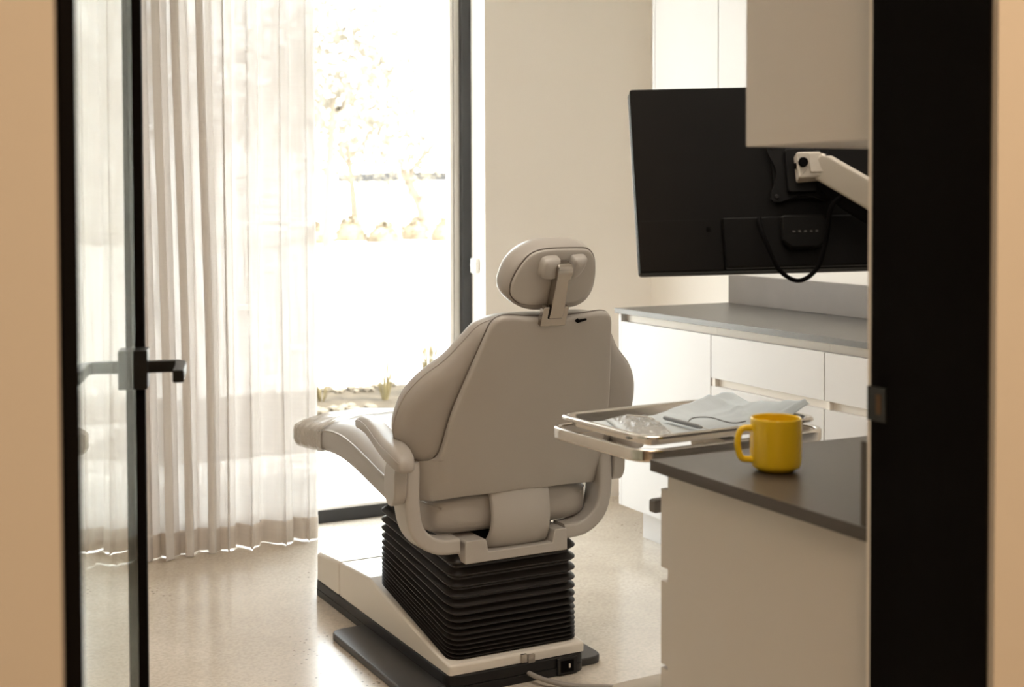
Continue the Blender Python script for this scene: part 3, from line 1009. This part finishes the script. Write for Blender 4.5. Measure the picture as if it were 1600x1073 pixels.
# bar
bm = bmesh.new()
A, B = (.001, .512), (-.004, .640)
def bar_sec(cxs, t, w, n0, n1):
    return [HK(cxs + a, t, b) for a, b in round_poly([(-w, n0), (w, n0), (w, n1), (-w, n1)], .004, 2)]
rs = []
for t, cxs, w, n1 in ((.514, .003, .0205, .014), (.517, .003, .021, .020), (.54, .002, .0205, .023), (.60, .000, .0195, .022), (.625, -.001, .0185, .021), (.632, -.001, .0215, .026), (.645, -.002, .0228, .029), (.660, -.002, .0228, .027), (.668, -.002, .021, .020), (.670, -.002, .018, .012)):
    rs.append(bar_sec(cxs, t, w, -.006, n1))
rings(bm, rs)
build('headrest_bar', bm, M_bronze, chair, smooth=40)
bm = bmesh.new()
cl = round_poly([(-.039, .494), (.036, .494), (.036, .550), (.021, .550), (.021, .516), (-.022, .516), (-.022, .550), (-.039, .550)], [.002, .002, .012, .003, .004, .004, .003, .012], 4)
slab(bm, cl, .0, .020, HK, .002)
build('headrest_clamp', bm, M_bronze, chair, smooth=40)

# rear fittings and power cable
bm = bmesh.new()
add_box(bm, 1.655, 1.672, 3.196, 3.2045, .054, .078, .001)
add_box(bm, 1.676, 1.697, 3.196, 3.2045, .050, .074, .001)
build('rear_latch', bm, M_bronze, chair)
bm = bmesh.new()
add_box(bm, 1.764, 1.828, 3.187, 3.1945, .0035, .050, .002)
so = build('power_socket', bm, M_base, chair)
box('socket_insert', (1.774, 1.815, 3.185, 3.1868, .010, .043), M_black, so, bev=.0004)
box('switch', (1.797, 1.803, 3.1825, 3.1848, .022, .034), M_steel, so, bev=.0004)
cb = bmesh.new()
pts = catmull([(1.676, 3.20, .024), (1.69, 3.15, .021), (1.735, 3.10, .012), (1.79, 3.07, .0075), (1.86, 3.02, .0075), (1.95, 2.90, .0075), (2.08, 2.72, .0075), (2.3, 2.62, .0075)], 7, False)
sweep(cb, pts, circ(.007, 10))
build('power_cable', cb, M_cable, chair, smooth=80)

# ------------------------------------------------------------------ instrument stand with tray
RZ = math.radians(3.5)
TC = Vector((1.425, 2.065, 0))
st = thing('instrument_stand', TC, 'stainless steel instrument table frame with a column, between chair and near cabinet', 'stand', rz=RZ)
def path_rrect(w, h, r, z, n=8):
    return [Vector((p[0], p[1], z)) for p in round_poly([(-w / 2, -h / 2), (w / 2, -h / 2), (w / 2, h / 2), (-w / 2, h / 2)], r, n)]
bm = bmesh.new()
sweep(bm, path_rrect(.425, .305, .05, .8875), rrect(.012, .023, .005, 3), closed=True)
build('tray_frame', bm, M_steel, st, local=True, smooth=60)
bm = bmesh.new()
add_box(bm, .055, .095, -.13, .13, .860, .8755, .003)
build('support_bracket', bm, M_armw, st, local=True)
bm = bmesh.new(); add_box(bm, .055, .095, .02, .06, .06, .861, .004)
build('column', bm, M_armw, st, local=True)
bm = bmesh.new(); add_box(bm, -.052, .054, .03, .052, .733, .759, .005)
build('side_handle', bm, mat('grey_grip', (.16, .15, .14), .4, var=(20, .1)), st, local=True)
bm = bmesh.new()
slab(bm, round_poly([(-.088, -.03), (.054, -.03), (.054, .14), (-.088, .14)], .03, 5), .355, .38, XY, .006)
build('lower_shelf', bm, M_armw, st, local=True)
bm = bmesh.new()
slab(bm, round_poly([(-.17, -.16), (.20, -.16), (.20, .22), (-.17, .22)], .04, 5), .045, .06, XY, .004)
build('stand_base', bm, M_armw, st, local=True)
for a, b in ((-.14, -.13), (.17, -.13), (-.14, .19), (.17, .19)):
    bm = bmesh.new(); cyl(bm, (a - .009, b, .022), (1, 0, 0), .022, .018, 18)
    add_box(bm, a - .004, a + .004, b - .004, b + .004, .03, .0455)
    build('castor', bm, M_rubber, st, local=True)
# tray
ty = thing('instrument_tray', TC + Vector((0, 0, .8995)), 'shallow stainless steel tray resting on the instrument stand frame', 'tray', rz=RZ)
bm = bmesh.new()
o0 = round_poly([(-.193, -.139), (.193, -.139), (.193, .139), (-.193, .139)], .035, 7)
lv_ = [(.016, .0), (.014, .001), (.006, .0165), (.001, .0195), (-.005, .0205), (-.0085, .018), (-.009, .0145), (-.0075, .013), (-.005, .0155), (.0005, .0165), (.005, .0145), (.0125, -.0005 + .0005), (.015, -.0005)]
rs = []
for ins, z in [(.12, .0012), (.016, .0012), (.0135, .0022), (.0065, .0175), (.001, .0205), (-.005, .0212), (-.0092, .0185), (-.0095, .0145), (-.0075, .0135), (-.004, .0160), (.0015, .0160), (.0062, .0120), (.0135, .0), (.12, .0)]:
    rs.append([Vector((p.x, p.y, z)) for p in inset(o0, ins)])
rings(bm, rs)
build('tray_pan', bm, M_steel, ty, local=True, smooth=45)

Rz = Matrix.Rotation(RZ, 3, 'Z')
def TL(a, b, z):           # tray coordinates to world
    return TC + Rz @ Vector((a, b, 0)) + Vector((0, 0, z))
# blue paper sheet: creased grid
def sheet_obj():
    NX, NY = 60, 46
    bm = bmesh.new()
    V = {}
    for i in range(NX + 1):
        for j in range(NY + 1):
            u, v = i / NX, j / NY
            a = -.172 + .372 * u; b = -.112 + .228 * v
            h = .9025
            # loosely unfolded to the right: two big soft folds
            rr = max(0, (u - .38) / .62)
            h += rr * (.010 + .008 * math.sin(v * 5.2 + 1) + .010 * max(0, math.sin(u * 9 - 1.5 + v * 2)))
            h += .0045 * noise.noise(Vector((u * 9, v * 7, 1))) * (0.2 + rr)
            cr = abs(((u * 3.0 + .12 * math.sin(v * 6)) % 1) - .5)
            h += .006 * max(0, 1 - cr * 9) * rr * 1.5
            cr = abs(((v * 2.0 + .3 + .1 * math.sin(u * 7)) % 1) - .5)
            h += .0045 * max(0, 1 - cr * 10) * (.1 + rr)
            h += .012 * max(0, (u - .84) / .16)
            if u > .5 and v > .8:
                h += .010 * (v - .8) / .2 * min(1, (u - .5) * 5)
            V[i, j] = bm.verts.new(TL(a + .006 * math.sin(v * 9) * u, b + .004 * math.sin(u * 11), h))
    for i in range(NX):
        for j in range(NY):
            bm.faces.new((V[i, j], V[i + 1, j], V[i + 1, j + 1], V[i, j + 1]))
    o = build('paper_sheet', bm, M_paper, smooth=28)
    md = o.modifiers.new('thickness', 'SOLIDIFY'); md.thickness = .0006; md.offset = 1
    return tag(o, 'creased pale blue paper sheet spread over the steel tray', 'paper')
sheet_obj()
# sterilisation pouch
M_pouch = plastic_film((.62, .65, .67), .42); M_pouch.name = 'clear_pouch_film'
M_pb = mat('pouch_paper', (.50, .54, .56), .5, spec=.4, var=(20, .06), bump=(60, .25))
pc = thing('instrument_pouch', TL(-.105, .002, .9045), 'wrinkled clear and white paper sterilisation pouch on the left of the tray', 'pouch', rz=RZ)
def pouch_mesh(name, m, z_base, hgt, inset_, parent, seedz, mm=1):
    NX, NY = 36, 24
    bm = bmesh.new(); V = {}
    rot = math.radians(66)
    for i in range(NX + 1):
        for j in range(NY + 1):
            u, v = i / NX * 2 - 1, j / NY * 2 - 1
            a = u * (.105 - inset_); b = v * (.047 - inset_)
            e = max(0, (1 - abs(u) ** 4) * (1 - abs(v) ** 4))
            z = z_base + hgt * e ** .6 + e * .007 * noise.noise(Vector((u * 4.2, v * 5 + u * 2, seedz))) + e * .003 * noise.noise(Vector((u * 11, v * 7 - u * 4, seedz)))
            X = a * math.cos(rot) - b * math.sin(rot); Y = a * math.sin(rot) + b * math.cos(rot)
            V[i, j] = bm.verts.new((X, Y, z))
    for i in range(NX):
        for j in range(NY):
            bm.faces.new((V[i, j], V[i + 1, j], V[i + 1, j + 1], V[i, j + 1]))
    o = build(name, bm, m, parent, local=True, smooth=60)
    md = o.modifiers.new('thickness', 'SOLIDIFY'); md.thickness = .0005
    return o
pouch_mesh('paper_back', M_pb, .0003, .0095, 0, pc, 2)
pouch_mesh('clear_film', M_pouch, .002, .0125, .007, pc, 5)
bm = bmesh.new()
sweep(bm, [(.004, .052, .0170), (.006, .03, .019), (.014, .0, .020), (.010, -.02, .019)], circ(.0013, 8))
build('wrapped_tool', bm, M_steel, pc, local=True)
# probe / scalpel handle
pn = thing('metal_probe', TL(-.032, -.025, .9085), 'slim grey metal probe lying across the blue paper beside the pouch', 'instrument', rz=RZ)
bm = bmesh.new()
p0, p1 = Vector((.006, .062, .0045)), Vector((-.002, -.062, .0045)); d = (p1 - p0)
pts = [p0 + d * t for t in (0, .01, .04, .5, .9, .93, .96, 1.0)]
sweep(bm, pts, circ(.0042, 12), scale=[.5, .8, 1, 1, .95, .7, .75, .5])
build('handle', bm, mat('grey_tool_metal', (.28, .29, .30), .3, metal=.9, var=(20, .1)), pn, local=True, smooth=60)
bm = bmesh.new()
sweep(bm, [p1, p1 + d * .06, p1 + d * .16], circ(.0010, 6), scale=[1, .8, .3])
build('tip', bm, M_steel, pn, local=True)
bm = bmesh.new()
pts = catmull([TL(-.018, -.022, .9085), TL(.0, -.018, .9175), TL(.018, -.045, .921), TL(.024, -.085, .918), TL(.034, -.100, .917), TL(.06, -.098, .918)], 6, False)
sweep(bm, pts, circ(.0011, 6))
tag(build('metal_explorer', bm, mat('dark_wire', (.10, .10, .10), .3, metal=.8), smooth=60), 'thin dark curved dental explorer lying on the folded blue paper', 'instrument')

# ------------------------------------------------------------------ monitor on its arm
mc = Vector((1.608, 1.968, 1.371)); my, mt, mr = -.4659, .334, .0234
e1 = Vector((math.cos(my), math.sin(my), 0)); nn = Vector((math.sin(my), -math.cos(my), 0))
e2 = Vector((0, 0, 1)) * math.cos(mt) - nn * math.sin(mt)
ma = e1 * math.cos(mr) + e2 * math.sin(mr); mb = -e1 * math.sin(mr) + e2 * math.cos(mr); mn = ma.cross(mb)   # mn toward the viewer (back side)
def MP(a, b, h): return mc + ma * a + mb * b + mn * h
mon = thing('monitor', mc, 'large black monitor seen from behind, tilted above the instrument tray', 'monitor')
W2, H2 = .3065, .182
bm = bmesh.new()
slab(bm, round_poly([(-W2, -H2), (W2, -H2), (W2, H2), (-W2, H2)], .006, 3), -.018, .0, MP, .002)
build('back_cover', bm, M_screen, mon)
bm = bmesh.new()
slab(bm, round_poly([(-W2 - .001, -H2 - .001), (W2 + .001, -H2 - .001), (W2 + .001, H2 + .001), (-W2 - .001, H2 + .001)], .007, 3), -.026, -.0185, MP, .001)
build('bezel', bm, M_screen2, mon)
bm = bmesh.new()
slab(bm, round_poly([(-W2 + .008, -H2 + .008), (W2 - .008, -H2 + .008), (W2 - .008, H2 - .006), (-W2 + .008, H2 - .006)], .002, 2), -.0272, -.0265, MP, .0002)
build('screen', bm, mat('dark_screen_glass', (.01, .01, .012), .12), mon)
bm = bmesh.new()
slab(bm, round_poly([(-W2 + .001, -H2 + .002), (-.152, -H2 + .002), (-.152, -.0835), (-W2 + .001, -.0835)], .003, 2), .0002, .0022, MP, .0006)
slab(bm, round_poly([(-.150, -H2 + .002), (W2 - .001, -H2 + .002), (W2 - .001, -.0835), (-.150, -.0835)], .003, 2), .0002, .012, MP, .003)
lowp = build('lower_cover', bm, M_screen, mon)
bm = bmesh.new(); slab(bm, rrect(.008, .008, .001, 2), 0, .001, lambda a, b, h: MP(a - .176, b - .102, h + .0022), .0002)
build('lock_slot', bm, M_black, lowp)
bm = bmesh.new()
bump = round_poly([(-.045, -.085), (.035, -.085), (.040, -.10), (.036, -.135), (.02, -.15), (-.03, -.15), (-.047, -.135)], .008, 4)
slab(bm, bump, .0122, .026, MP, .005)
build('port_housing', bm, M_screen, mon)
bm = bmesh.new()
for i in range(5):
    slab(bm, rrect(.005, .0035, .0005, 1), 0, .0008, lambda a, b, h, i=i: MP(a - .024 + i * .0105 , b - .118, h + .0261), .0002)
build('port_marks', bm, mat('grey_print', (.10, .095, .09), .6), mon)
# VESA plate
vp = []
for sx, sy in ((-1, -1), (1, -1), (1, 1), (-1, 1)):
    pass
vpl = [(-.056, -.055), (-.040, -.057), (0, -.046), (.040, -.057), (.056, -.055), (.057, -.040), (.044, 0), (.057, .040), (.056, .058), (.040, .058), (0, .052), (-.040, .058), (-.056, .058), (-.057, .040), (-.044, 0), (-.057, -.040)]
bm = bmesh.new()
slab(bm, [Vector(p) for p in catmull([Vector(p) for p in vpl], 4)], .0125, .0165, MP, .001)
slab(bm, rrect(.055, .085, .006, 3), .0165, .030, MP, .002)
ar = thing('monitor_mount', MP(0, 0, .02), 'light grey jointed monitor arm with a black mounting plate behind the monitor', 'monitor arm')
build('mounting_plate', bm, mat('black_plate', (.004, .0035, .0035), .5, spec=.2, var=(20, .1)), ar)
bm = bmesh.new()
slab(bm, rrect(.10, .10, .004, 2), .0005, .0123, MP, .001)
build('mount_pad', bm, M_screen, mon)
for a, b, mm in ((-.047, -.047, M_base), (.047, -.047, M_steel), (-.047, .05, M_base), (.047, .05, M_base)):
    bm = bmesh.new(); cyl(bm, MP(a, b, .0167), mn, .0042, .0025, 14, .0006)
    build('screw', bm, mm, ar)
# head joint: block and clevis
bm = bmesh.new()
slab(bm, round_poly([(-.013, -.027), (.032, -.024), (.032, .025), (-.013, .025)], .004, 3), .0305, .060, MP, .004)
jt = build('head_joint', bm, M_armw, ar)
bm = bmesh.new(); cyl(bm, MP(-.004, .002, .0605), mn, .009, .008, 20, .001)
cyl(bm, MP(-.012, .002, .045), -ma, .006, .004, 16, .001)
build('joint_knob', bm, M_black, ar)
bm = bmesh.new(); slab(bm, rrect(.028, .036, .002, 2), .0302, .064, lambda a, b, h: MP(a + .022, b + .001, h), .001)
build('joint_fork', bm, M_armw, ar)
# upper arm
A0 = MP(.038, -.004, .048); A1 = Vector((1.94, 1.50, 1.075))
dv = (A1 - A0)
pts = [A0 - dv.normalized() * .018, A0 - dv.normalized() * .014, A0, A0 + dv * .1, A0 + dv * .4, A0 + dv * .8, A1]
bm = bmesh.new()
sweep(bm, pts, rrect(.040, .050, .007, 4), scale=[.55, .85, 1.0, 1.0, 1.04, 1.08, 1.1])
ua = build('upper_arm', bm, M_armw, ar, smooth=40)
bm = bmesh.new()
dn = Vector((0, 0, -1)); dn = (dn - dv.normalized() * dn.dot(dv.normalized())).normalized()
sweep(bm, [A0 + dv * .03 + dn * .026, A0 + dv * .12 + dn * .034, A0 + dv * .5 + dn * .038, A1 + dn * .036], rrect(.032, .028, .006, 3))
build('lower_link', bm, M_black, ar)
bm = bmesh.new(); cyl(bm, MP(.040, .010, .0705), mn, .004, .002, 12, .0004)
build('screw', bm, M_base, ar)
bm = bmesh.new(); cyl(bm, (1.94, 1.50, .96), (0, 0, 1), .022, .18, 24)
build('elbow_post', bm, M_armw, ar)
bm = bmesh.new(); add_box(bm, 1.92, 1.96, 1.345, 1.478, .97, 1.01, .004)
build('wall_arm', bm, M_armw, ar)
bm = bmesh.new(); add_box(bm, 1.90, 1.98, 1.3275, 1.3445, .94, 1.04, .002)
build('wall_bracket', bm, M_armw, ar)
# cable loop
bm = bmesh.new()
cab = catmull([MP(-.083, -.088, .016), MP(-.085, -.105, .026), MP(-.078, -.14, .034), MP(-.060, -.192, .036), (MP(-.026, -.214, .036)), MP(.010, -.190, .038), MP(.030, -.135, .045), MP(.040, -.085, .055), MP(.058, -.066, .056), MP(.072, -.066, .050), MP(.095, -.088, .044), MP(.130, -.120, .042), MP(.175, -.150, .042)], 8, False)
sweep(bm, cab, circ(.0042, 10))
tag(build('monitor_cable', bm, M_black, smooth=80), 'thick black cable looping below the back of the monitor', 'cable')

# ------------------------------------------------------------------ outdoors
g = struct('ground', [(-60, 70, 5.25, 110, -.30, -.14)], M_outc)
ps = struct('patio', [(-6, 2.45, 5.25, 6.75, -.14, -.02), (2.45, 9, 5.25, 7.82, -.14, -.02)], M_outc, bev=.004)
gb = struct('garden_bed', [(-6, 2.44, 6.76, 8.9, -.14, -.015), (2.44, 9, 7.83, 8.9, -.14, -.015)], M_gravel)
def bedpos(px, Y):          # place on the bed at a bearing
    b = yaw + math.atan((px - 800) / F_PX)
    return math.tan(b) * Y, Y
TUFTS = [bedpos(602, 8.25), bedpos(668, 8.4), bedpos(500, 8.4)]
bm = bmesh.new()
for i in range(1500):
    x = random.uniform(-1, 6.5); y = random.uniform(7.87 if x > 2.5 else 6.8, 8.85)
    if any(math.hypot(x - a, y - b) < .36 for a, b in TUFTS):
        continue
    r = random.uniform(.012, .04)
    mtx = Matrix.Translation((x, y, -.013 + r * .3)) @ Matrix.Rotation(random.uniform(0, 6), 4, 'Z') @ Matrix.Diagonal((r * random.uniform(.8, 1.5), r, r * .7, 1))
    bmesh.ops.create_icosphere(bm, subdivisions=1, radius=1, matrix=mtx)
tag(build('bed_stones', bm, M_stone, smooth=0), 'scattered small stones on the garden bed outside the window', 'stones', kind='stuff')
def tuft(x, y, n, h, sp, label):
    bm = bmesh.new()
    for i in range(n):
        a = random.uniform(0, 2 * PI); l = h * random.uniform(.6, 1.2); s = sp * random.uniform(.1, 1.1)
        w = random.uniform(.0022, .0038)
        b0 = Vector((x + .02 * math.cos(a), y + .02 * math.sin(a), -.014))
        pts = [b0 + Vector((math.cos(a) * s * t ** 1.7, math.sin(a) * s * t ** 1.7, l * (t - .18 * t ** 3))) for t in (0, .3, .6, .85, 1)]
        sweep(bm, pts, [(-w, 0), (0, w * .3), (w, 0), (0, -w * .3)], scale=[1, 1, .8, .5, .08])
    o = build('grass_tuft', bm, M_grass, smooth=0)
    return tag(o, label, 'plant')
for px, Y, n, h, sp, lb in ((600, 8.25, 55, .52, .26, 'dry yellow grass tuft left of the chair back, outside the glass'), (668, 8.4, 80, .64, .24, 'tall dry yellow grass tuft mostly behind the chair back'), (500, 8.4, 40, .24, .22, 'low dry grass tuft outside beside the curtain edge')):
    x, y = bedpos(px, Y); tuft(x, y, n, h, sp, lb)

def blob_tree(px, Y, trunk_h, crown, n, label, lean=0, tr=.12, leaf=M_leaf, blob=.8):
    x, y = bedpos(px, Y)
    t = thing('tree', (x, y, -.14), label, 'tree')
    bm = bmesh.new()
    pts = catmull([(x, y, -.14), (x + lean * .3, y, trunk_h * .4), (x + lean * .7, y, trunk_h * .75), (x + lean, y, trunk_h)], 4, False)
    sc = [1 - .55 * i / (len(pts) - 1) for i in range(len(pts))]
    sweep(bm, pts, circ(tr, 10), scale=sc, upv=Vector((0, 1, 0)))
    for k in range(4):
        a = random.uniform(0, 6.28); b0 = Vector((x + lean * .8, y, trunk_h * random.uniform(.6, .9)))
        b1 = b0 + Vector((math.cos(a), math.sin(a) * .6, 1.1)) * crown * .55
        sweep(bm, [b0, (b0 + b1) / 2 + Vector((0, 0, .1)), b1], circ(tr * .35, 6), scale=[1, .7, .3], upv=Vector((0, 1, 0)))
    build('trunk', bm, M_bark, t)
    bm = bmesh.new()
    c = Vector((x + lean, y, trunk_h + crown * .35))
    for i in range(n):
        d = Vector((random.gauss(0, 1), random.gauss(0, .8), random.gauss(0, .8)))
        d = d.normalized() * crown * random.uniform(.15, 1) ** .6
        p = c + d
        q = Matrix.Rotation(random.uniform(0, 6.28), 3, Vector((random.random(), random.random(), random.random() + .1)).normalized())
        s = blob * random.uniform(.5, 1.2) * .22
        for e in range(3):
            o = Vector((random.uniform(-1, 1), random.uniform(-1, 1), random.uniform(-1, 1))) * blob * .4
            q = Matrix.Rotation(random.uniform(0, 6.28), 3, Vector((random.random(), random.random(), random.random() + .1)).normalized())
            vs = [bm.verts.new(p + o + q @ Vector(w) * s) for w in ((-1.2, 0, 0), (0, -.5, .15), (1.2, 0, 0), (0, .5, .15))]
            bm.faces.new(vs)
    f = build('foliage', bm, leaf, t, smooth=0); f['kind'] = 'stuff'
    return t
blob_tree(512, 38, 4.4, 2.6, 420, 'thin pale tree outside, nearest the curtain edge', .2, .18, blob=.8)
blob_tree(556, 44, 3.4, 2.8, 460, 'pale loose-crowned tree second from the curtain edge outside', -.3, .16, blob=.8)
blob_tree(668, 53, 2.6, 2.4, 300, 'pale tree with a leaning trunk in front of the far house', -1.2, .26)
blob_tree(330, 53, 4.2, 3.2, 420, 'tree outside seen through the middle of the sheer curtain', .2, .18)
blob_tree(150, 38, 4.4, 2.8, 400, 'tree outside seen through the far left of the curtain', .2, .18)
def bush(px, Y, w, h, label):
    x, y = bedpos(px, Y)
    bm = bmesh.new()
    for i in range(int(260 * w)):
        a = random.uniform(0, 2 * PI); e = random.uniform(0, PI / 2)
        r = random.uniform(.7, 1.05)
        p = Vector((x + math.cos(a) * math.cos(e) * w * r, y + math.sin(a) * math.cos(e) * .6 * r, -.14 + math.sin(e) * h * r))
        q = Matrix.Rotation(random.uniform(0, 6.28), 3, Vector((random.random(), random.random(), random.random() + .1)).normalized())
        vs = [bm.verts.new(p + q @ Vector(v) * .10) for v in ((-1, 0, 0), (0, -.6, .1), (1, 0, 0), (0, .6, .1))]
        bm.faces.new(vs)
    bmesh.ops.create_icosphere(bm, subdivisions=3, radius=1, matrix=Matrix.Translation((x, y, -.14)) @ Matrix.Diagonal((w * .85, .5, h * .88, 1)))
    return tag(build('bush', bm, M_hedge, smooth=0), label, 'bush')
for q_, (px, w, h, lb) in enumerate(((497, .45, .7, 'small rounded bush nearest the curtain edge on the far verge'), (548, .48, .9, 'rounded olive bush left of centre on the far verge'), (600, .50, .7, 'wide low bush in the middle of the far verge'), (648, .42, .8, 'rounded bush below the far house window'), (697, .48, .85, 'wide bush beside the right window frame on the far verge'))):
    bush(px, 41.5 + 1.7 * (q_ % 2), w * 1.35, h, lb)
# a low house far behind
hx, hy = bedpos(720, 66)
hs = thing('house', (hx, hy, -.14), 'low pale house with a flat grey eave far beyond the bushes', 'house')
box('house_wall', (hx - 3.4, hx + 9, hy, hy + 7, -.14, 2.3), M_house, hs, bev=0)
rf = bmesh.new(); add_box(rf, hx - 4.4, hx + 9.6, hy - .7, hy + 7.6, 2.3, 2.75, .02)
build('roof', rf, M_roof, hs)
for k in range(3):
    fr = box('house_window', (hx - 2.4 + k * 2.6, hx - .9 + k * 2.6, hy - .05, hy - .005, .9, 1.75), M_white, hs)
    box('pane', (hx - 2.32 + k * 2.6, hx - .98 + k * 2.6, hy - .07, hy - .051, .97, 1.68), M_pane, fr, bev=0)
